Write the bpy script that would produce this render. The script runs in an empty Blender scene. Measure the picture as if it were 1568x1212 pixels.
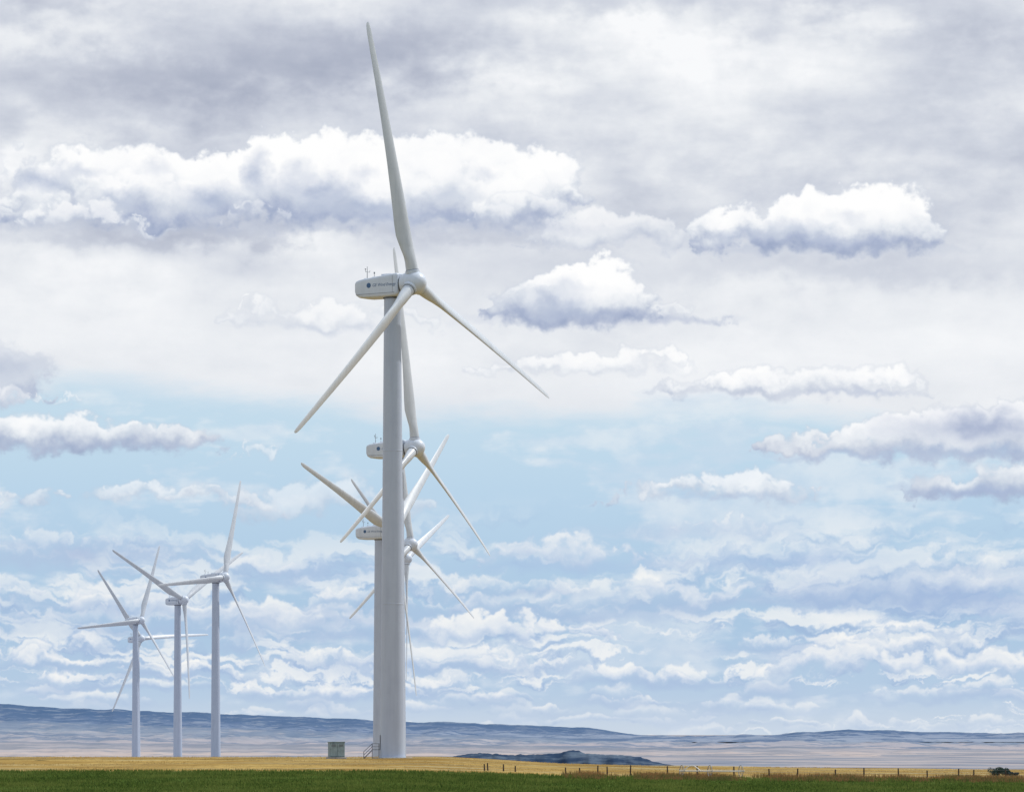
import bpy, math, random
import numpy as np
from mathutils import Vector, Matrix, noise as mnoise

random.seed(7); rng = np.random.default_rng(7)
scene = bpy.context.scene
CZ = 4.0            # camera height in world units
F = 6240.0          # focal length expressed in units of a 1568-wide picture

# ------------------------------------------------------------------ helpers
def link(o, parent=None):
    scene.collection.objects.link(o)
    if parent: o.parent = parent
    return o

def mesh_obj(name, verts, faces, mat=None, parent=None, smooth=False):
    me = bpy.data.meshes.new(name)
    me.from_pydata([tuple(v) for v in verts], [], [tuple(f) for f in faces])
    me.validate(); me.update()
    if smooth:
        for p in me.polygons: p.use_smooth = True
    if mat: me.materials.append(mat)
    return link(bpy.data.objects.new(name, me), parent)

def tri_obj(name, V, T, mat, smooth=False):
    me = bpy.data.meshes.new(name)
    V = np.asarray(V, dtype=np.float32); T = np.asarray(T, dtype=np.int32)
    me.vertices.add(len(V)); me.vertices.foreach_set("co", V.ravel())
    n = T.shape[1]
    me.loops.add(T.size); me.loops.foreach_set("vertex_index", T.ravel())
    me.polygons.add(len(T)); me.polygons.foreach_set("loop_start", np.arange(len(T))*n)
    me.polygons.foreach_set("loop_total", np.full(len(T), n))
    if smooth: me.polygons.foreach_set("use_smooth", np.ones(len(T), dtype=bool))
    me.update(calc_edges=True); me.validate()
    me.materials.append(mat)
    return link(bpy.data.objects.new(name, me))

class MB:
    """mesh builder that joins several shaped parts"""
    def __init__(s): s.v=[]; s.f=[]
    def add(s, v, f):
        o=len(s.v); s.v += [Vector(p) for p in v]; s.f += [tuple(i+o for i in q) for q in f]
    def box(s, c, d, bev=0.0):
        x,y,z=c; a,b,h=d[0]/2,d[1]/2,d[2]/2
        if bev<=0:
            v=[(x+i*a,y+j*b,z+k*h) for k in(-1,1) for j in(-1,1) for i in(-1,1)]
            s.add(v,[(0,2,3,1),(4,5,7,6),(0,1,5,4),(2,6,7,3),(0,4,6,2),(1,3,7,5)])
        else:
            rings=[]
            for (zz,ins) in((-h,bev),(-h+bev,0),(h-bev,0),(h,bev)):
                A,B=a-ins,b-ins
                rings.append([(x-A+bev,y-B,z+zz),(x+A-bev,y-B,z+zz),(x+A,y-B+bev,z+zz),(x+A,y+B-bev,z+zz),
                              (x+A-bev,y+B,z+zz),(x-A+bev,y+B,z+zz),(x-A,y+B-bev,z+zz),(x-A,y-B+bev,z+zz)])
            s.loft(rings)
    def loft(s, rings, cap=True):
        n=len(rings[0]); v=[p for r in rings for p in r]; f=[]
        for k in range(len(rings)-1):
            for i in range(n):
                j=(i+1)%n
                f.append((k*n+i,k*n+j,(k+1)*n+j,(k+1)*n+i))
        if cap:
            f.append(tuple(reversed(range(n)))); f.append(tuple((len(rings)-1)*n+i for i in range(n)))
        s.add(v,f)
    def rod(s, p, q, r, r2=None, n=8):
        p=Vector(p); q=Vector(q); d=(q-p).normalized(); r2=r if r2 is None else r2
        u=d.orthogonal().normalized(); w=d.cross(u)
        s.loft([[p+(u*math.cos(t)+w*math.sin(t))*r for t in [2*math.pi*i/n for i in range(n)]],
                [q+(u*math.cos(t)+w*math.sin(t))*r2 for t in [2*math.pi*i/n for i in range(n)]]])
    def rev(s, o, d, prof, n=32, cap=True):
        o=Vector(o); d=Vector(d).normalized(); u=d.orthogonal().normalized(); w=d.cross(u)
        s.loft([[o+d*a+(u*math.cos(t)+w*math.sin(t))*r for t in [2*math.pi*i/n for i in range(n)]] for a,r in prof],cap)
    def torus(s, c, ax, R, r, n=24, m=6):
        c=Vector(c); ax=Vector(ax).normalized(); u=ax.orthogonal().normalized(); w=ax.cross(u)
        v=[];f=[]
        for i in range(n):
            t=2*math.pi*i/n; e=u*math.cos(t)+w*math.sin(t)
            for j in range(m):
                p=2*math.pi*j/m; v.append(c+e*(R+r*math.cos(p))+ax*r*math.sin(p))
        for i in range(n):
            for j in range(m):
                a=i*m+j;b=((i+1)%n)*m+j;cc=((i+1)%n)*m+(j+1)%m;d=i*m+(j+1)%m
                f.append((a,b,cc,d))
        s.add(v,f)
    def obj(s,name,mat,parent=None,smooth=False,auto=None):
        o=mesh_obj(name,s.v,s.f,mat,parent,smooth)
        if auto is not None:
            o.data.polygons.foreach_set("use_smooth",[True]*len(o.data.polygons))
            o.data.set_sharp_from_angle(angle=math.radians(auto))
        return o

# ------------------------------------------------------------------ node helpers
class N:
    def __init__(s, nt): s.nt=nt
    def new(s,t,**k):
        n=s.nt.nodes.new(t)
        for a,b in k.items(): setattr(n,a,b)
        return n
    def setin(s, sock, val):
        if isinstance(val, S): s.nt.links.new(val.s, sock)
        elif val is not None:
            if hasattr(val,'__len__') and len(val)==3 and len(sock.default_value)==4: val=(*val,1)
            sock.default_value=val
    def m(s, op, a, b=None, c=None, clamp=False):
        n=s.new('ShaderNodeMath',operation=op,use_clamp=clamp)
        for i,x in enumerate((a,b,c)):
            if x is not None: s.setin(n.inputs[i],x)
        return S(s,n.outputs[0])
    def comb(s,x,y,z=0.0):
        n=s.new('ShaderNodeCombineXYZ')
        for i,q in enumerate((x,y,z)): s.setin(n.inputs[i],q)
        return S(s,n.outputs[0])
    def noise(s,vec,scale=1,detail=4,rough=.5,dist=0.0):
        n=s.new('ShaderNodeTexNoise',noise_dimensions='3D')
        s.setin(n.inputs['Vector'],vec); n.inputs['Scale'].default_value=scale
        n.inputs['Detail'].default_value=detail; n.inputs['Roughness'].default_value=rough
        n.inputs['Distortion'].default_value=dist
        return S(s,n.outputs[0])
    def ss(s,x,a,b,lo=0.0,hi=1.0):
        n=s.new('ShaderNodeMapRange',interpolation_type='SMOOTHSTEP')
        s.setin(n.inputs[0],x)
        for i,q in enumerate((a,b,lo,hi)): s.setin(n.inputs[i+1],q)
        return S(s,n.outputs[0])
    def lin(s,x,a,b,lo=0.0,hi=1.0):
        n=s.new('ShaderNodeMapRange')
        s.setin(n.inputs[0],x)
        for i,q in enumerate((a,b,lo,hi)): s.setin(n.inputs[i+1],q)
        return S(s,n.outputs[0])
    def mix(s,f,a,b,mode='MIX'):
        n=s.new('ShaderNodeMix',data_type='RGBA',blend_type=mode)
        s.setin(n.inputs[0],f)
        for i,q in ((6,a),(7,b)): s.setin(n.inputs[i],q)
        return S(s,n.outputs[2])
    def ramp(s,f,pts):
        n=s.new('ShaderNodeValToRGB'); s.setin(n.inputs[0],f)
        e=n.color_ramp.elements
        while len(e)<len(pts): e.new(.5)
        for el,(p,c) in zip(e,pts): el.position=p; el.color=(*c,1)
        return S(s,n.outputs[0])
class S:
    def __init__(s,h,sock): s.h=h; s.s=sock
    def __add__(a,b): return a.h.m('ADD',a,b)
    __radd__=__add__
    def __sub__(a,b): return a.h.m('SUBTRACT',a,b)
    def __rsub__(a,b): return a.h.m('SUBTRACT',b,a)
    def __mul__(a,b): return a.h.m('MULTIPLY',a,b)
    __rmul__=__mul__
    def __truediv__(a,b): return a.h.m('DIVIDE',a,b)

def lin(*c): return tuple(((x/255)/12.92 if x/255<=.04045 else ((x/255+.055)/1.055)**2.4) for x in c)

def material(name, rough=.6, spec=.3):
    m=bpy.data.materials.new(name); m.use_nodes=True
    h=N(m.node_tree); b=m.node_tree.nodes['Principled BSDF']
    b.inputs['Roughness'].default_value=rough
    b.inputs['Specular IOR Level'].default_value=spec
    return m,h,b
def pos(h):
    n=h.new('ShaderNodeNewGeometry'); sp=h.new('ShaderNodeSeparateXYZ')
    h.nt.links.new(n.outputs['Position'],sp.inputs[0])
    return S(h,n.outputs['Position']),[S(h,o) for o in sp.outputs]
def objc(h):
    n=h.new('ShaderNodeTexCoord'); sp=h.new('ShaderNodeSeparateXYZ')
    h.nt.links.new(n.outputs['Object'],sp.inputs[0])
    return S(h,n.outputs['Object']),[S(h,o) for o in sp.outputs]
def simple(name,col,var=.15,scale=3.,rough=.6,spec=.3,metal=0):
    m,h,b=material(name,rough,spec); o,(x,y,z)=objc(h)
    n=h.noise(o,scale,5,.6)
    dark=tuple(c*(1-var) for c in col); lite=tuple(min(1,c*(1+var)) for c in col)
    h.setin(b.inputs['Base Color'],h.mix(h.ss(n,.35,.65),dark,lite))
    b.inputs['Metallic'].default_value=metal
    return m

# ------------------------------------------------------------------ CLOUD FIELD (synthesised, azimuth x elevation)
# units: 1/6240 rad; gx = azimuth*6240+784, gy = 1120 - elevation*6240
X0,X1,Y0,Y1,ST=-160.,1728.,-120.,1140.,1.15
gx=np.arange(X0,X1,ST); gy=np.arange(Y0,Y1,ST)
nx,ny=len(gx),len(gy)
GXs,GYs=np.meshgrid(gx,gy); GXs=GXs.astype(np.float32); GYs=GYs.astype(np.float32)
fkx=np.fft.rfftfreq(nx,ST)[None,:]; fky=np.fft.fftfreq(ny,ST)[:,None]
def spec(seed,beta,L0,sx=1.0,cut=0):
    r=np.random.default_rng(seed).normal(size=(ny,nx))
    k2=(fkx*sx)**2+fky**2
    a=(k2+(1/L0)**2)**(-beta/2)
    if cut: a=a*np.exp(-k2*cut*cut*8)
    f=np.fft.irfft2(np.fft.rfft2(r)*a,s=(ny,nx)); f-=f.mean(); return (f/f.std()).astype(np.float32)
def sst(x,a,b):
    t=np.clip((x-a)/(b-a),0,1); return t*t*(3-2*t)
wx=spec(1,2.15,90)*8+spec(2,1.8,20)*1.1
wy=spec(3,2.15,90)*5.5+spec(4,1.8,20)*.9
WX=GXs+wx; WY=GYs+wy
nz=spec(5,1.9,45,1.2); nstr=spec(6,1.9,260,3.2); nstr2=spec(7,1.85,160,5.0); nsoft=spec(8,2.2,320,1.8)
nmed=spec(9,1.95,110,1.6)
def cramp(t,pts):
    ps=[p for p,_ in pts]
    return np.stack([np.interp(t,ps,[c[i] for _,c in pts]) for i in range(3)],-1).astype(np.float32)
RC=np.zeros((ny,nx,3),np.float32)+235; RA=np.zeros((ny,nx),np.float32)      # straight colour, alpha
def over(sl,c,a):
    A0=RA[sl]; An=a+A0*(1-a); k=np.where(An>1e-4,a/np.maximum(An,1e-4),0)[...,None]
    RC[sl]=c*k+RC[sl]*(1-k); RA[sl]=An
full=(slice(0,ny),slice(0,nx))
# --- high sheet
def gs(cx,cy,rx,ry):
    return np.exp(-(((WX+nmed*18-cx)/rx)**2+((WY+nmed*8-cy)/ry)**2))
L=np.interp(GYs,[-120,0,120,220,330,420,520,620],[208,210,209,214,217,227,234,233]).astype(np.float32)
for cx,cy,rx,ry,d in [(370,120,260,42,-30),(560,75,150,30,-18),(1480,190,170,110,-12),(1080,215,260,50,-4),(280,362,330,20,-26),(760,360,200,22,-10),
     (1300,415,320,26,-16),(90,85,170,24,22),(60,20,120,14,-14),(1080,90,180,44,32),(1310,35,80,36,30),(950,45,120,22,22),(760,150,150,34,26),(520,20,120,22,14),(20,260,60,50,22),(1130,70,60,14,-10),
     (200,215,200,14,8),(250,470,300,50,10),(900,560,500,40,6),(480,380,90,20,16),(1300,520,300,60,6),(1450,70,100,40,-12),(700,60,80,30,-6),(1200,300,200,30,4)]:
    L+=d*gs(cx,cy,rx,ry)
amp=np.interp(GYs,[-120,330,430,620],[1,1,.45,.35])
L+=(nstr*7+nstr2*2.6+nsoft*5+nmed*3.2+nz*1.0)*amp
col=cramp(L,[(150,(155,163,184)),(185,(183,189,205)),(210,(208,213,224)),(232,(232,235,240)),(250,(249,250,252))])
edge=np.interp(GXs,[-200,0,200,600,1100,1568,1800],[584,588,596,630,644,668,680])
sa=sst(WY*0+GYs+nstr*11+nstr2*6+nmed*3-edge,26,-38)
over(full,col,sa*.98)
# veils in the gap
v=np.clip((nstr*.5+nstr2*.55+nmed*.25-.35+np.interp(GYs,[600,700,800,900],[0,0,.35,.5]))*.6,0,1)*sst(GYs,560,640)
over(full,cramp(nmed,[(-1.5,(205,220,236)),(1.5,(236,240,244))]),np.clip(v,0,.5))

CUM=[(0,(155,168,197)),(.22,(178,188,211)),(.42,(206,213,226)),(.62,(232,236,242)),(.82,(249,250,252)),(1,(255,255,255))]
LOW=[(0,(158,182,217)),(.25,(181,200,226)),(.5,(210,221,236)),(.72,(236,239,243)),(1,(251,250,247))]
crng=np.random.default_rng(11)
# stratocumulus deck seen in perspective: bands crowd together toward the horizon
ee=np.maximum(1134-(GYs+wy*.9+nstr*5),4)
nA=spec(21,1.9,75,1.7); nB=spec(22,2.1,260,2.6)
def look(Nf,u,v):
    ui=np.mod(u,2*nx-2); ui=np.where(ui>nx-1,2*nx-2-ui,ui); vi=np.mod(v,2*ny-2); vi=np.where(vi>ny-1,2*ny-2-vi,vi)
    u0=np.floor(ui).astype(int); v0=np.floor(vi).astype(int); fu=(ui-u0); fv=(vi-v0)
    u1=np.minimum(u0+1,nx-1); v1=np.minimum(v0+1,ny-1)
    return ((Nf[v0,u0]*(1-fu)+Nf[v0,u1]*fu)*(1-fv)+(Nf[v1,u0]*(1-fu)+Nf[v1,u1]*fu)*fv).astype(np.float32)
uu=(GXs-784+wx*.8)*(170/(ee+110))+2900; vv_=235*np.log(ee+38)
Bd=look(nA,uu,vv_)*.6+look(nB,uu*.6,vv_*.8)*.7
Bu=look(nA,uu,vv_+15)*.6+look(nB,uu*.6,(vv_+15)*.8)*.7
ab=sst(Bd,-.1,1.0)*sst(GYs,745,880)*np.interp(1134-GYs,[0,20,60,300],[.40,.6,.72,.55])
over(full,cramp(np.clip(.42+(Bd-Bu)*.62+Bd*.13,0,1),LOW),ab)

def cloud(top,base,soft=.45,op=1.,gh=(.18,.62),loc=.30,ramp=CUM,n=None,rs=(.22,.48),basesoft=14,wsc=1.0,flat=1.25,gk=1.35):
    tx_=[p[0] for p in top]; ty=[p[1] for p in top]
    xa,xb=tx_[0],tx_[-1]; mg=40
    i0=max(0,int((xa-mg-X0)/ST)); i1=min(nx,int((xb+mg-X0)/ST)); j0=max(0,int((min(ty)-mg-Y0)/ST)); j1=min(ny,int((base+mg+10-Y0)/ST))
    if i1-i0<4 or j1-j0<4: return
    sl=(slice(j0,j1),slice(i0,i1))
    x=GXs[sl]+wx[sl]*wsc; y=GYs[sl]+wy[sl]*wsc; nn=nz[sl]
    H=base-min(ty); A=np.zeros_like(x); Lm=np.zeros_like(x)+.3
    G=np.clip((base-y)/H*gk,-.2,1)+nmed[sl]*.07
    puffs=[]
    area=sum((base-(a+b)/2)*(q-p) for a,b,p,q in zip(ty,ty[1:],tx_,tx_[1:]))
    n=n or int(area/(H*H)*26)+10
    for k in range(n):
        px=crng.uniform(xa,xb); t=np.interp(px,tx_,ty); h=base-t
        if h<4: continue
        r=max(4,h*crng.uniform(*rs)); 
        if k%2==0: cy=t+r*crng.uniform(.85,1.1)
        else: cy=crng.uniform(t+r,max(t+r+1,base-r*.25))
        r2=min(r,abs(px-xa)*.6+5,abs(xb-px)*.6+5)
        puffs.append((cy,px,r2*crng.uniform(1.05,1.5)*flat/1.1,r2))
    for k in range(int(n*.8)):
        px=crng.uniform(xa,xb); t=np.interp(px,tx_,ty); h=base-t
        if h<10: continue
        r=h*crng.uniform(.10,.2); puffs.append((t+r+crng.uniform(0,.5)*h,px,r*1.25,r))
    puffs.sort()
    for cy,cx,rx,ry in puffs:
        a0=max(0,int(((cx-rx-30-X0)/ST)-i0)); a1=int(((cx+rx+30-X0)/ST)-i0); b0=max(0,int(((cy-ry-30-Y0)/ST)-j0)); b1=int(((cy+ry+30-Y0)/ST)-j0)
        q=(slice(b0,max(b0,b1)),slice(a0,max(a0,a1)))
        xx=x[q]; yy=y[q]
        if xx.size==0: continue
        ux=(xx-cx)/rx; uy=(cy-yy)/ry
        d=np.sqrt(ux*ux+uy*uy)+nn[q]*.09
        a=sst(1.08-d,0,soft)
        lt=gh[0]+gh[1]*G[q]+loc*np.clip(uy,-1,1)+.08*np.clip(ux,-1,1)+.03*nn[q]
        Lm[q]=lt*a*.8+Lm[q]*(1-a*.8); A[q]=1-(1-A[q])*(1-a)
    A*=sst(y+nn*2,base+basesoft*.6,base-basesoft)
    over(sl,cramp(np.clip(Lm,0,1),ramp),A*op)
def streak(cx,cy,rx,ry,a,c):
    i0=max(0,int((cx-rx*1.5-X0)/ST)); i1=min(nx,int((cx+rx*1.5-X0)/ST)); j0=max(0,int((cy-ry*2-15-Y0)/ST)); j1=min(ny,int((cy+ry*2+15-Y0)/ST))
    if i1-i0<3 or j1-j0<3: return
    sl=(slice(j0,j1),slice(i0,i1))
    d=((GXs[sl]+wx[sl]*.8-cx)/rx)**2+((GYs[sl]+wy[sl]*.7-cy)/ry)**2
    aa=np.exp(-d*1.3)*a*np.clip(1+nmed[sl]*.22,0,1.5)*sst(d,2.0,1.2)
    over(sl,np.zeros(aa.shape+(3,),np.float32)+np.array(c,np.float32),np.clip(aa,0,1))

# --- rows of low cumulus inside the deck, farthest (lowest) first
for e in (18,28,40,54,70,88,108,130,154,180,208,240):
    yb=1134-e; x=X0-60-crng.uniform(0,200)
    while x<X1:
        w=crng.uniform(.5,2.8)*(e*.5+42); gap=crng.exponential(1.1)*(e*.5+45)
        h=(e*.15+11)*crng.uniform(.6,1.45)*np.interp(e,[0,190,240,330],[1,1,.72,.6])
        b=yb+crng.uniform(-.16,.16)*e
        far=float(np.interp(e,[14,50,180,230,330],[.55,.82,.9,.6,.5]))
        streak(x+w/2,b+h*.1,w*.75,h*.22+2.,far*.6,(172,193,223) if e>50 else (186,204,229))
        n=max(5,int(w/(h*.6))); tp=[(x,b-h*.25)]; big=crng.uniform(.2,.8)
        for k in range(1,n):
            s_=k/n; tp.append((x+w*s_,b-h*(crng.uniform(.35,.75)+.45*math.exp(-((s_-big)/.22)**2))))
        tp.append((x+w,b-h*.25))
        cloud(tp,b,soft=.9 if e<150 else .98,op=far*crng.uniform(.6,1.),gh=(.22,.8),loc=.14,ramp=LOW,wsc=.5 if e<80 else .9,basesoft=h*.5+1,n=int(n*3.5)+6,gk=1.3,rs=(.3,.5),flat=1.6)
        x+=w*crng.uniform(.8,1.)+gap
# larger soft masses in the lower sky
for a in [(130,850,190,24,.55,(176,193,222)),(480,875,150,16,.4,(180,200,228)),(1400,905,230,30,.7,(160,184,220)),(1150,858,200,14,.5,(172,194,226)),(850,868,160,12,.5,(168,192,226)),
          (1050,812,160,14,.4,(190,205,228)),(1500,930,120,22,.5,(158,182,220))]: streak(*a)
cloud([(1150,908),(1230,890),(1330,880),(1400,872),(1480,862),(1570,868),(1728,860)],918,soft=1.,op=.5,gh=(.05,.6),loc=.1,ramp=LOW,n=40)
cloud([(720,868),(770,830),(850,812),(930,822),(1010,838),(1100,862)],872,soft=1.,op=.75,gh=(.3,.5),loc=.15,ramp=LOW,n=30)
cloud([(1010,808),(1070,790),(1150,786),(1200,808)],812,soft=1.,op=.6,gh=(.3,.5),loc=.15,ramp=LOW,n=14)
cloud([(-100,835),(-20,812),(60,806),(140,812),(220,826),(300,838)],840,soft=1.,op=.5,gh=(.3,.5),loc=.15,ramp=LOW,n=30)
cloud([(600,978),(650,945),(700,924),(750,930),(800,938),(850,934),(900,950),(980,976)],982,soft=.85,op=.85,gh=(.28,.7),loc=.2,ramp=LOW,n=40)
cloud([(1180,1035),(1230,990),(1300,980),(1400,990),(1480,984),(1568,992),(1728,1000)],1038,soft=.85,op=.75,gh=(.2,.75),loc=.2,ramp=LOW,n=50)
cloud([(1300,975),(1340,950),(1400,944),(1470,952),(1500,974)],980,soft=.9,op=.7,gh=(.2,.75),loc=.2,ramp=LOW,n=18)

# --- mid clouds in the gap
cloud([(-140,690),(-60,650),(0,634),(60,631),(120,636),(190,641),(250,650),(325,668),(345,688)],692,soft=.98,op=.9,gh=(.12,.68),loc=.12,n=90,rs=(.3,.55))
streak(140,682,170,9,.5,(170,184,210))
cloud([(-160,778),(-40,760),(90,748),(170,740),(260,744),(400,752),(450,776)],780,soft=1.,op=.62,gh=(.3,.5),loc=.1,n=50,flat=1.8)
cloud([(360,775),(430,735),(520,728),(620,745),(680,770)],790,soft=1.,op=.5,gh=(.4,.4),loc=.1,n=26,flat=1.8)
cloud([(345,700),(380,680),(430,684),(445,702)],704,soft=1.,op=.5,gh=(.5,.4),loc=.1,n=10)
cloud([(870,765),(960,748),(1020,735),(1090,722),(1160,722),(1210,730),(1250,762)],768,soft=1.,op=.72,gh=(.3,.6),loc=.15,n=50)
streak(1110,760,110,7,.4,(176,194,222))
cloud([(-160,500),(-60,515),(0,530),(35,545),(60,570),(75,600),(85,618)],622,soft=.9,op=.9,gh=(.25,.3),loc=.22,n=36)
streak(10,565,70,24,.45,(180,190,211))
cloud([(-100,620),(-40,598),(0,590),(50,592),(72,612)],622,soft=.98,op=.7,gh=(.5,.4),loc=.12,n=16)
cloud([(80,620),(100,600),(120,606),(130,622)],624,soft=1,op=.5,gh=(.5,.5),n=8)
cloud([(1390,762),(1420,722),(1470,712),(1520,708),(1600,700),(1728,700)],768,soft=.95,op=.85,gh=(.05,.62),loc=.10,n=50)
streak(1500,752,120,12,.6,(164,181,213))
cloud([(1140,697),(1170,670),(1230,655),(1300,650),(1380,625),(1440,618),(1520,622),(1620,615),(1728,620)],704,soft=.85,op=.95,gh=(.30,.58),loc=.17,n=100)
streak(1510,655,150,24,.85,(175,186,211)); streak(1490,692,170,10,.65,(168,185,214)); streak(1290,700,140,5,.5,(178,192,218))
# --- streaky clouds in the sheet
cloud([(700,560),(800,545),(870,530),(950,528),(1020,532),(1060,555)],575,soft=1.,op=.8,gh=(.6,.5),loc=.12,n=36,flat=1.8)
cloud([(990,602),(1060,582),(1130,565),(1200,568),(1290,560),(1370,566),(1420,590),(1435,606)],609,soft=.98,op=.9,gh=(.38,.65),loc=.11,n=60,flat=1.7)
streak(1150,600,140,6,.5,(188,197,216)); streak(1310,604,110,4,.4,(186,196,218))
cloud([(330,500),(355,470),(400,462),(450,470),(500,460),(560,462),(640,480),(700,505)],507,soft=1.,op=.65,gh=(.5,.5),loc=.12,n=30,flat=1.6)
streak(480,505,110,6,.35,(196,205,222))
# centre cumulus
streak(900,492,170,9,.5,(176,186,211)); streak(1060,492,80,6,.45,(182,191,214))
cloud([(960,498),(1000,470),(1060,468),(1100,480),(1140,497)],500,soft=1.,op=.6,gh=(.2,.55),loc=.15,n=16)
cloud([(745,485),(765,450),(795,430),(825,428),(850,408),(890,403),(915,395),(950,408),(980,425),(1000,450),(1015,490)],495,soft=.76,op=1,gh=(.08,.82),loc=.30,n=64,rs=(.25,.5))
streak(835,468,60,20,.6,(168,181,208)); streak(885,480,95,9,.5,(168,181,208)); streak(868,440,30,10,.35,(190,200,220))
# right cumulus
streak(1250,388,200,8,.5,(178,189,212)); 
cloud([(1055,380),(1065,335),(1090,320),(1120,325),(1150,335),(1190,318),(1220,302),(1260,295),(1290,290),(1330,294),(1365,289),(1400,300),(1425,325),(1440,350),(1432,385)],390,soft=.76,op=1,gh=(.12,.78),loc=.32,n=96,rs=(.24,.5))
streak(1215,360,55,20,.6,(170,183,210)); streak(1290,374,90,11,.5,(172,184,211)); streak(1140,365,50,12,.4,(178,189,213)); streak(1300,335,30,10,.3,(200,208,224))
# link cloud
cloud([(790,370),(850,335),(900,312),(935,318),(980,330),(1040,340),(1070,365)],385,soft=.98,op=.7,gh=(.32,.55),loc=.18,n=44)
# far-left wisp
cloud([(-160,225),(-60,210),(0,203),(40,222),(62,240),(50,280)],305,soft=.95,op=.75,gh=(.35,.5),loc=.2,n=26)
# long bank
streak(250,350,330,11,.5,(178,188,210)); streak(700,352,220,9,.4,(184,193,214))
cloud([(-160,345),(-60,310),(20,300),(40,285),(80,258),(120,245),(165,228),(185,218),(230,232),(300,238),(350,240),(385,232),(420,212),(465,207),(515,208),(545,216),(590,212),(640,203),(690,204),(720,218),(770,222),(820,232),(860,230),(880,248),(884,290),(878,340)],348,soft=.74,op=1,gh=(.28,.45),loc=.48,n=180,rs=(.18,.42),gk=1.7)
for s_ in [(70,288,45,16,.8),(125,272,30,9,.45),(205,312,50,17,.6),(240,262,26,12,.35),(320,312,55,24,.7),(395,278,20,32,.65),(455,262,22,16,.4),(480,302,75,28,.8),(560,268,26,12,.3),(575,322,90,15,.65),(690,306,42,14,.55),(740,270,24,10,.3),(640,340,200,7,.45),(120,340,120,6,.4),(815,318,50,14,.4)]: streak(*s_,(172,184,209))
cloud([(20,345),(50,318),(110,306),(180,312),(230,332),(260,350)],354,soft=.98,op=.75,gh=(.55,.45),loc=.18,n=28)
cloud([(700,345),(740,300),(790,290),(840,300),(876,340)],348,soft=.95,op=.6,gh=(.5,.45),loc=.2,n=18)
cloud([(330,345),(370,318),(420,316),(450,345)],350,soft=.95,op=.5,gh=(.5,.45),loc=.2,n=12)

img=bpy.data.images.new("cloud_field",nx,ny,alpha=True,float_buffer=False)
img.alpha_mode='CHANNEL_PACKED'
buf=np.empty((ny,nx,4),np.float32); buf[...,:3]=np.clip(RC,0,255)/255; buf[...,3]=np.clip(RA,0,1)
buf+= (np.random.default_rng(3).random((ny,nx,1))-.5)/255*.9; buf=np.clip(buf,0,1)
img.pixels.foreach_set(np.ascontiguousarray(buf[::-1]).ravel()); img.update(); img.pack()

# ------------------------------------------------------------------ WORLD / SKY
SUN_EL, SUN_AZ = 50.0, 62.0      # azimuth measured from +Y toward +X
world=bpy.data.worlds.new("World"); scene.world=world; world.use_nodes=True
wt=world.node_tree
for n in list(wt.nodes): wt.nodes.remove(n)
h=N(wt)
out=h.new('ShaderNodeOutputWorld'); bg=h.new('ShaderNodeBackground')
bg.inputs['Strength'].default_value=0.1
wt.links.new(bg.outputs[0],out.inputs[0])
sky=h.new('ShaderNodeTexSky',sky_type='NISHITA',sun_disc=False)
sky.sun_elevation=math.radians(SUN_EL); sky.sun_rotation=math.radians(SUN_AZ)
sky.air_density=1.0; sky.dust_density=0.6; sky.ozone_density=1.2
tc=h.new('ShaderNodeTexCoord'); sp=h.new('ShaderNodeSeparateXYZ')
wt.links.new(tc.outputs['Generated'],sp.inputs[0])
dx,dy,dz=[S(h,o) for o in sp.outputs]
az=h.m('ARCTAN2',dx,dy); el=h.m('ARCSINE',dz)
U=(az*F+(784-X0))/(nx*ST); Vv=(el*F+(Y0+ny*ST-1120))/(ny*ST)
Y=11.20-el*(F/100)
it=h.new('ShaderNodeTexImage',extension='MIRROR',interpolation='Linear'); it.image=img
wt.links.new(h.comb(U,Vv,0.0).s,it.inputs[0])
cl=S(h,it.outputs[0]); ca=S(h,it.outputs[1])
tint=h.ramp(h.lin(Y,4.,11.4),[(0,lin(207,226,240)),(.35,lin(195,220,238)),(.5,lin(184,212,236)),(.75,lin(168,199,229)),(.9,lin(182,206,232)),(1,lin(205,218,233))])
def k10(c): return h.mix(1.0,c,(10,10,10),'MULTIPLY')
skycol=h.mix(.92,S(h,sky.outputs[0]),k10(tint))
c=h.mix(ca,skycol,k10(cl))
c=h.mix(h.ss(Y,10.4,11.5)*.45,c,k10(h.mix(0.0,lin(209,219,232),(0,0,0))))
wt.links.new(c.s,bg.inputs['Color'])

sun=bpy.data.lights.new("sun","SUN"); sun.energy=3.0; sun.angle=math.radians(.6); sun.color=(1,.965,.90)
so=link(bpy.data.objects.new("sun",sun))
sd=Vector((math.sin(math.radians(SUN_AZ))*math.cos(math.radians(SUN_EL)),math.cos(math.radians(SUN_AZ))*math.cos(math.radians(SUN_EL)),math.sin(math.radians(SUN_EL))))
so.rotation_euler=sd.to_track_quat('Z','Y').to_euler(); so.location=(0,0,200)

# ------------------------------------------------------------------ TERRAIN
PY=[0,150,350,450,600,655,700,770,950,2000,5000,40000]
PZ=[-2.,-4.,-5.2,-4.35,-3.85,-3.95,-5.8,-13.5,-20,-21,-28,-30]
def gz(x,y):
    r=np.abs(y); z=np.interp(r,PY,PZ)
    drop=np.interp(x,[-11,-4,8,22,75,200],[0,.35,1.05,1.4,2.0,2.6])*np.interp(r,[0,350,450,600,900,1500],[.3,.42,.55,1,1,0])
    return z-drop+CZ
def gzn(x,y):
    return float(gz(np.array([x]),np.array([y]))[0])
cols=np.radians(np.concatenate([np.arange(-180,-12,4.),np.arange(-12,12,.15),np.arange(12,180.1,4.)]))
rows=np.concatenate([[0.5,20,50,100,150,200,250],np.arange(290,800,6.),np.geomspace(810,40000,60)])
A,R=np.meshgrid(cols,rows); GX=R*np.sin(A); GY=R*np.cos(A)
GZ=gz(GX,R)
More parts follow.
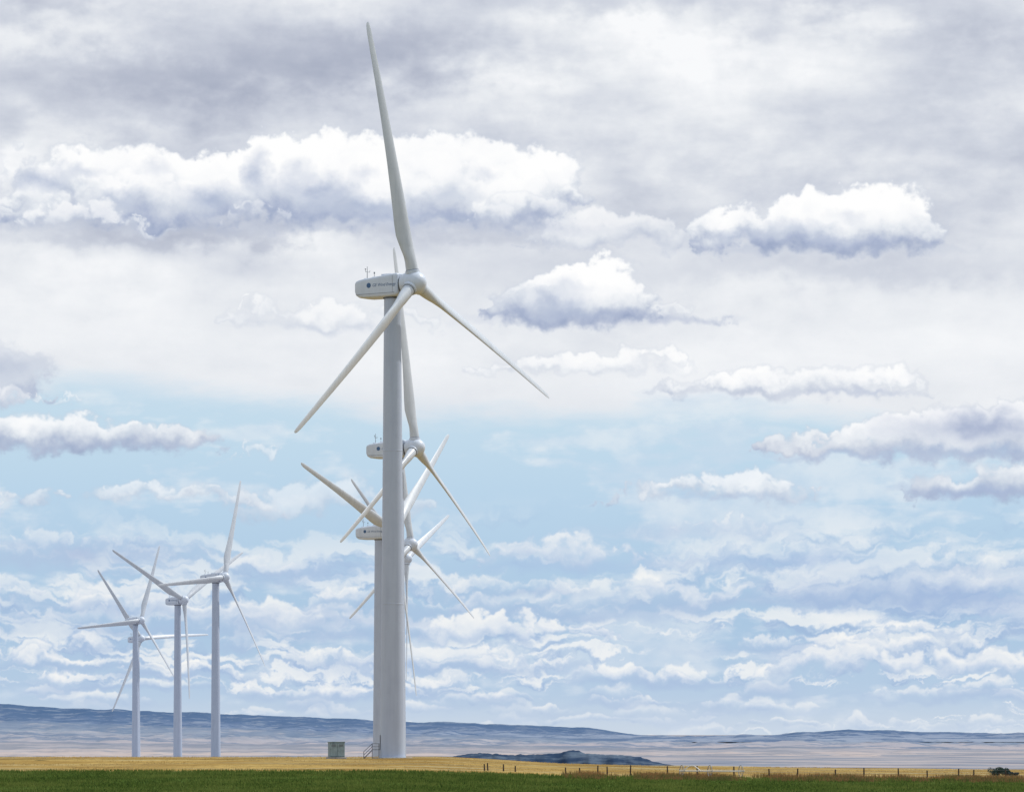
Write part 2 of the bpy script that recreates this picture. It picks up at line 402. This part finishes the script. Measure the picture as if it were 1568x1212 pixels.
for i in range(GZ.shape[0]):
    if 280<rows[i]<700:
        for j in range(GZ.shape[1]):
            GZ[i,j]+=.12*mnoise.noise(Vector((GX[i,j]/14,GY[i,j]/22,0)))
V=np.stack([GX,GY,GZ],-1).reshape(-1,3); nr,nc=A.shape
idx=np.arange(nr*nc).reshape(nr,nc)
T=np.stack([idx[:-1,:-1],idx[:-1,1:],idx[1:,1:],idx[1:,:-1]],-1).reshape(-1,4)[:,::-1]
m,hh,b=material("field_soil_far_haze",1.0,.0); p,(x,y,z)=pos(hh)
n1=hh.noise(hh.comb(x*.05,y*.02,0),1,5,.6); n2=hh.noise(hh.comb(x*.8,y*.25,3),1,5,.7)
n3=hh.noise(hh.comb(x*.02,y*.07,5),1,4,.55)
yel=hh.mix(hh.ss(n1,.35,.65),(.27,.17,.052),(.43,.30,.105))
yel=hh.mix(hh.ss(n3,.50,.60)*.8,yel,(.40,.34,.19))
yel=hh.mix(hh.ss(hh.noise(hh.comb(x*.03,y*.09,15),1,4,.55),.52,.64)*.7,yel,(.20,.125,.045))
yel=hh.mix(hh.ss(n2,.4,.7)*.6,yel,(.17,.11,.04))
grn=hh.mix(hh.ss(n2,.35,.65),(.035,.065,.014),(.08,.12,.03))
near=hh.ss(y+(n1-.5)*14,452,446)
c=hh.mix(near,yel,grn)
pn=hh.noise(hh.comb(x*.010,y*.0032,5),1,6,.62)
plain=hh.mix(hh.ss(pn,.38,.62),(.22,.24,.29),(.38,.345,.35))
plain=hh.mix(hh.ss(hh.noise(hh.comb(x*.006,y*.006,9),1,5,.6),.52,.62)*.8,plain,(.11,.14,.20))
c=hh.mix(hh.ss(y,700,1600),c,plain)  # far plain blends in with distance haze painted into its colour
hh.setin(b.inputs['Base Color'],c)
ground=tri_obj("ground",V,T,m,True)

# hills in receding ranges
def range_mesh(name,rp,ry,Ya,Yb,z0,mat,und,seed,rough):
    cols=np.radians(np.concatenate([np.arange(-70,-10,1.),np.arange(-10,10,.04),np.arange(10,70.1,1.)]))
    rows=np.concatenate([np.linspace(Ya,Yb,60),np.linspace(Yb*1.01,Yb*1.2,6)])
    HV=[]
    rid=[]
    for a in cols:
        px=784+F*math.tan(a)
        rid.append((1120-np.interp(px,rp,ry))/F*Yb+rough*mnoise.fractal(Vector((px/55,0,seed)),.75,2,5)*Yb/14000)
    for r in rows:
        for a,ridge in zip(cols,rid):
            t=(r-Ya)/(Yb-Ya)
            if t<=1:
                z=z0+(ridge-z0)*(.5*t+.5*t**3)
                z+=und*math.sin(math.pi*min(t,1))*mnoise.fractal(Vector((a*75,r/700,seed)),.8,2,5)
            else: z=ridge-(t-1)*60
            if t<.005: z-=6
            HV.append((r*math.tan(a),r,z+CZ))
    nr,nc=len(rows),len(cols); idx=np.arange(nr*nc).reshape(nr,nc)
    T=np.stack([idx[:-1,:-1],idx[:-1,1:],idx[1:,1:],idx[1:,:-1]],-1).reshape(-1,4)[:,::-1]
    return tri_obj(name,HV,T,mat,True)
def hillmat(name,stops,Ya,Yb,patch,amt,lite=(.40,.39,.42),la=.35):
    m,hh,b=material(name,1.0,.0); p,(x,y,z)=pos(hh)
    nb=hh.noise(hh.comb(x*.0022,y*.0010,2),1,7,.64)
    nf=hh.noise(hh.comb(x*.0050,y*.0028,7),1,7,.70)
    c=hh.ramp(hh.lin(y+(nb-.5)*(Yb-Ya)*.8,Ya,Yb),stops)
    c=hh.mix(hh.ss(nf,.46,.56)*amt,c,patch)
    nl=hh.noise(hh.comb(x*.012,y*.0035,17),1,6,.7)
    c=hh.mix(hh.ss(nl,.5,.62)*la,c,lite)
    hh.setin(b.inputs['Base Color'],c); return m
rp=[-3000,-900,0,30,100,200,330,450,560,620,700,800,860,900,950,1000,1060,1120,1180,1230,1300,1380,1450,1568,1900,4500]
ry=[1100,1090,1077,1079,1083,1087,1092,1097,1101,1104,1106,1109,1112,1114,1121,1127,1128,1127,1124,1120,1117,1118,1121,1122,1112,1100]
far=hillmat("far_hill_grass_haze",[(0,(.25,.29,.37)),(.35,(.21,.255,.345)),(.6,(.145,.195,.295)),(.8,(.085,.135,.235)),(1,(.065,.115,.21))],9000,14000,(.075,.125,.22),.8,(.27,.31,.38),.4)  # distance haze and dark blue cloud-shadow strips painted into the hill colours
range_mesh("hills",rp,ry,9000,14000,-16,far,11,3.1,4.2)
rp2=[-3000,0,120,260,420,560,700,850,960,1050,1130,1200,1290,1400,1490,1568,1900,4000]
ry2=[1110,1103,1106,1111,1116,1122,1124,1129,1134,1136,1136,1133,1131,1134,1137,1135,1125,1120]
midm=hillmat("mid_hill_grass_haze",[(0,(.37,.34,.36)),(.4,(.32,.315,.355)),(.75,(.22,.26,.33)),(1,(.135,.185,.275))],6500,9500,(.13,.18,.265),.8,(.39,.37,.39),.45)  # bluish aerial haze and cloud shade put into the base colours
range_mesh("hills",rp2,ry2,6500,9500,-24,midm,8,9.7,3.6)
rp3=[-3000,0,200,420,600,760,900,1040,1200,1350,1568,2500]
ry3=[1135,1134,1137,1139,1138,1141,1143,1145,1142,1145,1147,1140]
nearm=hillmat("valley_grass_haze",[(0,(.42,.355,.335)),(.5,(.43,.37,.355)),(.85,(.31,.30,.33)),(1,(.15,.185,.25))],3600,6200,(.17,.20,.255),.65)  # aerial haze tint painted into the valley colours
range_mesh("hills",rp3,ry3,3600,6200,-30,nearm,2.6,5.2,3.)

# dark river bluff in the middle distance
bx=[670,700,720,745,780,830,858,874,886,900,930,960,985,1010,1060]; bt=[1161,1156,1153,1152.5,1155,1154,1152.5,1148,1148.5,1153,1155,1156,1159,1167,1176]
m,hh,b=material("bluff_rock_shade",1.0,.0); p,(x,y,z)=pos(hh)
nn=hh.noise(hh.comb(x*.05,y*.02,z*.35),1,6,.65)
hh.setin(b.inputs['Base Color'],hh.mix(hh.ss(nn,.42,.64),(.028,.05,.095),(.095,.13,.18)))  # shadowed face painted in as dark blue base colour
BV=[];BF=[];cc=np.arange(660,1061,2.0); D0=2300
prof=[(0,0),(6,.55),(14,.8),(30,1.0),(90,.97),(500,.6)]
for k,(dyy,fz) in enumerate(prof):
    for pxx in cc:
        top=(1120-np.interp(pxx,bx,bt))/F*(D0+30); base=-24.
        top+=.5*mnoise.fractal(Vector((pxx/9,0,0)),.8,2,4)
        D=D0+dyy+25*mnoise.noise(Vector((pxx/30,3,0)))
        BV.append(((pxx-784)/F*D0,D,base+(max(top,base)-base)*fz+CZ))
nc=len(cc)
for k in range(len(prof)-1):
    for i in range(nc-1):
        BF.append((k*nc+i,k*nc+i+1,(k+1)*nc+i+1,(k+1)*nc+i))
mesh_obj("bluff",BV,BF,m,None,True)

# ------------------------------------------------------------------ grass / stubble tufts
def tufts(name,n,xr,yr,hgt,wid,mat,mask=None,lean=.25,per=3):
    ys=rng.uniform(yr[0],yr[1],n)
    xs=rng.uniform(-1,1,n)*(ys*xr[1])+ys*xr[0]
    if mask is not None:
        k=mask(xs,ys); xs=xs[k]; ys=ys[k]
    n=len(xs); xs=np.repeat(xs,per)+rng.normal(0,wid*1.2,n*per); ys=np.repeat(ys,per)+rng.normal(0,wid*1.2,n*per)
    n*=per; zs=gz(xs,ys)-.13
    a=rng.uniform(0,math.pi,n); w=wid*rng.uniform(.5,1.3,n); hh_=hgt*rng.uniform(.5,1.35,n)+.12
    ca,sa_=np.cos(a)*w/2,np.sin(a)*w/2
    v0=np.stack([xs-ca,ys-sa_,zs],-1); v1=np.stack([xs+ca,ys+sa_,zs],-1)
    v2=np.stack([xs+rng.normal(0,lean,n)*hh_,ys+rng.normal(0,lean,n)*hh_,zs+hh_],-1)
    V=np.stack([v0,v1,v2],1).reshape(-1,3); T=np.arange(3*n).reshape(n,3)
    return tri_obj(name,V,T,mat)
def plantmat(name,c1,c2,c3,sx=.25,sy=.12):
    m,hh,b=material(name,.9,.05); p,(x,y,z)=pos(hh)
    a=hh.noise(hh.comb(x*sx,y*sy,0),1,4,.6); q=hh.noise(p,3.,2,.5)
    c=hh.mix(hh.ss(q,.35,.65),c1,c2); c=hh.mix(hh.ss(a,.45,.60)*.85,c,c3)
    hh.setin(b.inputs['Base Color'],c)
    tr=hh.new('ShaderNodeBsdfTranslucent'); hh.setin(tr.inputs[0],c)
    mx=hh.new('ShaderNodeMixShader'); mx.inputs[0].default_value=.35
    o=hh.nt.nodes['Material Output']
    hh.nt.links.new(b.outputs[0],mx.inputs[1]); hh.nt.links.new(tr.outputs[0],mx.inputs[2]); hh.nt.links.new(mx.outputs[0],o.inputs[0])
    return m
gm=plantmat("crop_leaf",(.04,.075,.016),(.125,.18,.036),(.17,.205,.05),.10,.16)
sm=plantmat("stubble_straw",(.33,.215,.075),(.54,.385,.145),(.42,.34,.18),.02,.06)
dm=plantmat("dry_stalk",(.20,.11,.05),(.32,.19,.085),(.10,.11,.04))
tufts("green_crop",42000,(0,.15),(335,452),.28,.16,gm)
tufts("wheat_stubble",22000,(0,.15),(447,668),.08,.14,sm)
tufts("dry_grass",11000,(.085,.075),(430,472),.5,.12,dm,mask=lambda x,y:((np.sin(x*.9)+np.sin(x*.37+1)+rng.normal(0,.8,len(x))>-.2))&(x/y>.012))

# ------------------------------------------------------------------ WIND TURBINES
def paint(name,c1,c2,rough=.42):
    m,hh,b=material(name,rough,.35); o,(x,y,z)=objc(hh)
    n=hh.noise(hh.comb(x*1.2,y*1.2,z*.07),1,6,.65); n2=hh.noise(o,.5,4,.6)
    c=hh.mix(hh.ss(n,.4,.75)*.6,c1,c2); c=hh.mix(hh.ss(n2,.45,.7)*.3,c,c2)
    hh.setin(b.inputs['Base Color'],c)
    return m
m_tower=paint("tower_paint",(.44,.50,.62),(.36,.41,.53))
m_blade=paint("blade_gelcoat",(.57,.61,.67),(.45,.49,.55),.35)
m_nac=paint("nacelle_shell",(.60,.66,.76),(.50,.55,.64),.4)
m_dark=simple("dark_seal",(.12,.13,.16),.2,4)
m_steel=simple("galvanised_steel",(.24,.26,.29),.2,6,.5,.5,.4)
m_blue=simple("blue_lettering",(.07,.14,.28),.1,4)
m_conc=simple("concrete",(.36,.35,.33),.2,2,.9,.1)

SEC=[(0.8,1.8,1.8,0),(2.3,1.8,1.8,0),(3.6,1.85,1.6,6),(5.2,2.15,1.2,14),(7.2,2.5,.9,16),(9,2.5,.74,14),(13,2.2,.56,10.5),(18,1.85,.44,7.5),(24,1.52,.32,5),(30,1.25,.23,3),(34,1.08,.18,1.5),(37.0,.92,.13,1),(38.1,.74,.09,1),(38.5,.5,.06,1),(38.7,.18,.03,1)]
def blade_mesh(pitch=14):
    rings=[]
    rr=np.array([s[0] for s in SEC]); rs=np.unique(np.concatenate([rr,np.linspace(.8,38,34)]))
    for r in rs:
        c=np.interp(r,rr,[s[1] for s in SEC]); t=np.interp(r,rr,[s[2] for s in SEC]); tw=np.interp(r,rr,[s[3] for s in SEC])
        k=min(1,max(0,(r-2.3)/5)); k=k*k*(3-2*k)
        a=math.radians((tw+pitch)*min(1,max(0,(r-1)/4))); ring=[]; n=20
        for i in range(n):
            ph=2*math.pi*i/n
            cx=math.cos(ph)*c/2; ty=math.sin(ph)*t/2
            u=(cx/(c/2)+1)/2
            thin=(.25+1.15*math.sqrt(max(u,0))) if u<.75 else 1.245
            ty*= (1-k)+k*thin*.9
            cx-= k*c*.20
            x=cx*math.cos(a)-ty*math.sin(a); y=cx*math.sin(a)+ty*math.cos(a)
            ring.append((x,y,r))
        d=-1.1*(r/38.6)**2
        rings.append([(x,y+d,z) for x,y,z in ring])
    return rings
BR=blade_mesh()
TAU=math.radians(5.0)
def turbine(hx,hy,D,psi,th0):
    psi=math.radians(psi)
    hub=Vector(((hx-784)/F*D, D, (1120-hy)/F*D+CZ))
    OH=3.9
    bx_=hub.x-OH*math.cos(psi); by_=hub.y+OH*math.sin(psi)
    g=gzn(bx_,by_); Hh=hub.z-g
    e=bpy.data.objects.new("wind_turbine",None); e.empty_display_size=5
    e.location=(bx_,by_,g); e.rotation_euler=(0,0,-psi); link(e)
    mb=MB(); zt=Hh-2.0
    prof=[(-1.0,1.88),(0.0,1.88),(.02,1.97),(.28,1.97),(.30,1.84)]
    for i in range(1,31):
        q=i/30*zt; r=1.82+(1.25-1.82)*(q/zt)
        prof.append((q,r))
        if i in(10,20): prof+= [(q+.02,r+.022),(q+.14,r+.022),(q+.16,r)]
    mb.rev((0,0,0),(0,0,1),prof,48); mb.obj("tower",m_tower,e,auto=40)
    mb=MB(); mb.rev((0,0,0),(0,0,1),[(zt-.12,1.38),(zt+.2,1.38)],40); mb.obj("yaw_bearing",m_dark,e,auto=40)
    mb=MB(); rings=[]
    st=[(-5.95,.35,-.75,1.15),(-5.88,.52,-1.1,1.35),(-5.6,.72,-1.55,1.52),(-5.1,.88,-1.82,1.6),(-4.2,1.0,-1.93,1.65),(-2,1.22,-1.96,1.66),(0,1.4,-1.96,1.66),(1.5,1.52,-1.86,1.66),(1.8,1.48,-1.75,1.6),(1.95,1.35,-1.6,1.45)]
    for x,zt_,zb,wd in st:
        ring=[]
        for i in range(40):
            t=2*math.pi*i/40; cs,sn=math.cos(t),math.sin(t); pw=.26
            yy_=math.copysign(abs(cs)**pw,cs)*wd; zz=math.copysign(abs(sn)**pw,sn)
            zc=(zt_+zb)/2; ring.append((x,yy_,Hh+zc+zz*(zt_-zb)/2))
        rings.append(ring)
    mb.loft(rings); mb.obj("nacelle",m_nac,e,auto=35)
    mb=MB()
    mb.box((-.6,0,Hh+1.45),(1.9,1.5,.22),.05); mb.box((-2.9,.2,Hh+1.22),(1.1,1.2,.22),.05)
    mb.box((-4.55,0,Hh+1.04),(.7,1.0,.25),.05)
    mb.obj("roof_hatch",m_nac,e)
    mb=MB()
    mb.box((-2.0,-1.665,Hh-1.35),(7.,.012,.04)); mb.box((1.15,-1.665,Hh-.1),(.04,.012,2.4))
    mb.obj("panel_seam",m_dark,e)
    mb=MB()
    mb.rod((-4.4,-.3,Hh+1.0),(-4.4,-.3,Hh+2.9),.06,.035); mb.rod((-4.4,-.75,Hh+2.1),(-4.4,.35,Hh+2.1),.035)
    mb.rod((-4.4,-.75,Hh+2.1),(-4.4,-.75,Hh+2.45),.03); mb.rod((-4.4,.35,Hh+2.1),(-4.4,.35,Hh+2.4),.03)
    mb.rev((-4.4,-.75,Hh+2.42),(0,0,1),[(0,.1),(.12,.1)],10); mb.rod((-3.6,.4,Hh+1.),(-3.6,.4,Hh+1.9),.04,.03)
    mb.rev((-3.6,.4,Hh+1.85),(0,0,1),[(0,.11),(.25,.11)],10)
    mb.obj("wind_vane_mast",m_steel,e)
    ax=Vector((math.cos(TAU),0,math.sin(TAU))); vv=Vector((-math.sin(TAU),0,math.cos(TAU))); hv=Vector((0,1,0))
    C=Vector((OH,0,Hh))
    mb=MB(); mb.rev(C,ax,[(-2.05,1.38),(-1.75,1.38)],40); mb.obj("main_bearing_collar",m_dark,e,auto=40)
    mb=MB(); mb.rev(C,ax,[(-1.75,1.2),(-1.7,1.5),(-1.3,1.64),(-.4,1.72),(.6,1.66),(1.1,1.45),(1.5,1.1),(1.8,.65),(1.92,.25),(1.94,.02)],40)
    mb.obj("hub_spinner",m_nac,e,auto=50)
    for i in range(3):
        th=math.radians(th0+120*i)
        rd=vv*math.cos(th)+hv*math.sin(th); tg=-vv*math.sin(th)+hv*math.cos(th)
        mb=MB(); mb.loft([[C+tg*x+ax*y+rd*z for x,y,z in ring] for ring in BR])
        mb.obj("blade_%d"%(i+1),m_blade,e,auto=60)
        mb=MB(); mb.rev(C,rd,[(1.35,1.08),(1.78,1.08)],32); mb.rev(C,rd,[(1.80,.98),(1.9,.98)],32)
        mb.obj("blade_root_%d"%(i+1),m_nac,e,auto=40)
        mb=MB(); mb.rev(C,rd,[(1.9,.95),(1.96,.95)],32); mb.obj("blade_seal_%d"%(i+1),m_dark,e,auto=40)
    for sgn in (-1,1):
        cu=bpy.data.curves.new("lettering","FONT"); cu.body="GE Wind Energy"; cu.size=.62; cu.extrude=.004; cu.shear=.25
        cu.materials.append(m_blue); t=bpy.data.objects.new("lettering",cu); link(t,e)
        if sgn<0: t.location=(-2.5,-1.672,Hh-.32); t.rotation_euler=(math.pi/2,0,0)
        else: t.location=(1.2,1.672,Hh-.32); t.rotation_euler=(math.pi/2,0,math.pi)
        mb=MB(); mb.rev((-3.15,sgn*1.66,Hh-.1),(0,sgn,0),[(0,.38),(.012,.38)],28)
        mb.obj("emblem",m_blue,e)
    return e,g,Hh

TB=[(634,433,600,34,-8),(636,685,779,24,0),(604,812,944,30,51),(629,833,1069,28,-1.3),(622,855,1260,25,66.8),
    (344,883,1444,31.5,24.2),(282,918,1593,45,59),(216,949,1899,43,23.7),(216,977,1925,53,86.5)]
first=None
for t in TB:
    r=turbine(*t)
    if first is None: first=r
e,g,Hh=first
sub=bpy.data.objects.new("entrance",None); link(sub,e); sub.rotation_euler=(0,0,math.radians(34))
mb=MB()
mb.box((-2.45,0,1.25),(1.2,1.1,.08))
for i in range(6): mb.box((-3.1-.2*i,0,1.08-.2*i),(.22,.95,.05))
for s_ in(-.5,.5):
    mb.rod((-3.0,s_,1.2),(-4.25,s_,-.05),.05)
    mb.rod((-3.0,s_,2.15),(-4.25,s_,.95),.03); mb.rod((-3.0,s_,1.7),(-4.25,s_,.45),.025)
    mb.rod((-1.95,s_,2.15),(-3.0,s_,2.15),.03); mb.rod((-1.95,s_,1.7),(-3.0,s_,1.7),.025)
    for x in(-2.0,-3.0): mb.rod((x,s_,0),(x,s_,2.15),.035)
    mb.rod((-4.25,s_,-.05),(-4.25,s_,.95),.03)
mb.obj("access_stairs",m_dark,sub)
mb=MB(); mb.box((-1.82,0,2.35),(.12,.95,2.1),.03); mb.obj("door",m_steel,sub)
mb=MB(); mb.rev((0,0,0),(0,0,1),[(-.5,3.0),(.06,3.0),(.10,2.9)],40); mb.obj("foundation",m_conc,sub,auto=40)

# ------------------------------------------------------------------ transformer cabinet
tx=(515-784)/F*592; ty=592; tz=gzn(tx,ty)
te=bpy.data.objects.new("transformer_cabinet",None); te.location=(tx,ty,tz); te.rotation_euler=(0,0,math.radians(12)); link(te)
m_cab=simple("cabinet_green_paint",(.18,.25,.275),.18,1.5,.5,.3)
m_cab2=simple("cabinet_panel",(.235,.315,.345),.12,1.5,.5,.3)
mb=MB(); mb.box((0,0,.08),(2.7,2.2,.3),.04); mb.obj("concrete_pad",m_conc,te)
mb=MB(); mb.box((0,0,1.3),(2.2,1.7,2.12),.04); mb.box((0,0,2.42),(2.35,1.85,.12),.03); mb.obj("cabinet_body",m_cab,te)
mb=MB()
for sx in(-.53,.53): mb.box((sx,-.87,1.28),(.98,.05,1.85),.02)
mb.obj("doors",m_cab2,te)
mb=MB()
for sx in(-.53,.53):
    for k in range(5): mb.box((sx,-.905,1.75+k*.08),(.6,.02,.035))
mb.box((.1,-.91,1.2),(.05,.05,.3)); mb.obj("vents_and_handle",m_dark,te)

# ------------------------------------------------------------------ fence
m_wood=simple("weathered_post",(.07,.055,.045),.3,5,.9,.1)
fe=bpy.data.objects.new("wire_fence",None); link(fe)
fx=[742,747,771,789,866,888,915,930,965,1022,1068,1124,1178,1221,1279,1323,1376,1420,1468,1491,1540,1590,1640,1700]
pts=[]
mb=MB()
for i,pxx in enumerate(fx):
    D=462+ (14 if pxx<900 else 0)+3*math.sin(i*1.7)
    if 1040>pxx>=900: D=470
    x=(pxx-784)/F*D; zz=gzn(x,D); hgt=random.uniform(.95,1.3)
    if pxx<900: hgt*=.75
    lx=random.uniform(-.06,.06)
    mb.rod((x,D,zz-.2),(x+lx,D,zz+hgt),.10,.08,7); pts.append(Vector((x+lx*.8,D,zz+hgt)))
mb.obj("posts",m_wood,fe)
mb=MB()
for a,b_ in zip(pts[4:],pts[5:]):
    for dz_ in(.1,.4,.7): mb.rod(a-Vector((0,0,dz_)),b_-Vector((0,0,dz_)),.012,n=4)
mb.obj("wires",m_steel,fe)

# ------------------------------------------------------------------ irrigation wheel line
ie=bpy.data.objects.new("irrigation_wheel_line",None); link(ie)
m_alu=simple("aluminium_pipe",(.62,.62,.60),.1,4,.35,.5,.3)
D=452; x0=(1040-784)/F*D; x1=(1140-784)/F*D
mb=MB(); zc=gzn(x0,D)+.75; zd=gzn(x1,D)+.8
mb.rod((x0,D,zc),(x1,D,zd),.07,n=8)
arc=[Vector((x0+.5+1.8*k/8,D-.15,zc+.05+.55*math.sin(math.pi*k/8))) for k in range(9)]
for a,b_ in zip(arc,arc[1:]): mb.rod(a,b_,.05)
mb.obj("pipe",m_alu,ie)
mb=MB()
for k,xx in enumerate((x0+.3,x0+3.4,x1-.4)):
    zz=zc+(zd-zc)*(xx-x0)/(x1-x0); mb.torus((xx,D,zz),(1,.35,0),.65,.04)
    for s_ in range(6):
        t=s_*math.pi/3; u=Vector((-.33,.94,0))
        mb.rod((xx,D,zz),Vector((xx,D,zz))+(u*math.cos(t)+Vector((0,0,1))*math.sin(t))*.65,.02,n=5)
mb.obj("wheels",m_steel,ie)

# ------------------------------------------------------------------ shrubs
lm=plantmat("shrub_leaf",(.03,.055,.045),(.05,.085,.07),(.03,.05,.06))
def shrub(px_,D,w,hg,n=1400):
    x=(px_-784)/F*D; z=gzn(x,D)
    cl_=[(random.uniform(-.4,.4)*w,random.uniform(-.3,.3)*w,random.uniform(.3,.75)*hg,random.uniform(.18,.32)*w) for _ in range(9)]
    V=[];T=[]
    for i in range(n):
        c=random.choice(cl_); d=Vector((random.gauss(0,1),random.gauss(0,1),random.gauss(0,.8))).normalized()*random.uniform(.55,1.05)*c[3]
        p=Vector((c[0],c[1],c[2]))+Vector((d.x,d.y,d.z*hg/w*1.3))
        if p.z<0.03: p.z=.05
        s_=random.uniform(.05,.11); a=Vector((random.gauss(0,1),random.gauss(0,1),random.gauss(0,1))).normalized(); q=a.orthogonal().normalized()
        k=len(V); V+= [p+a*s_,p+q*s_*.6,p-a*s_,p-q*s_*.6]; T.append((k,k+1,k+2,k+3))
    e=bpy.data.objects.new("shrub",None); e.location=(x,D,z); link(e)
    mesh_obj("foliage",V,T,lm,e)
    mb=MB()
    for c in cl_: mb.rod((0,0,-.1),(c[0],c[1],c[2]),.04,.015,6)
    mb.obj("branches",m_wood,e)
shrub(1527,500,1.9,1.15); shrub(1541,505,1.5,.95); shrub(1552,503,1.1,.6,700)

# ------------------------------------------------------------------ camera
cam=bpy.data.cameras.new("camera"); co=link(bpy.data.objects.new("camera",cam))
co.location=(0,0,CZ); co.rotation_euler=(math.pi/2,0,0)
cam.sensor_width=36; cam.sensor_fit='HORIZONTAL'; cam.lens=F/1568*36
cam.shift_y=(1120-606)/1568
cam.clip_start=1; cam.clip_end=100000
scene.camera=co
scene.view_settings.view_transform='Standard'; scene.view_settings.look='None'; scene.view_settings.exposure=0; scene.view_settings.gamma=1
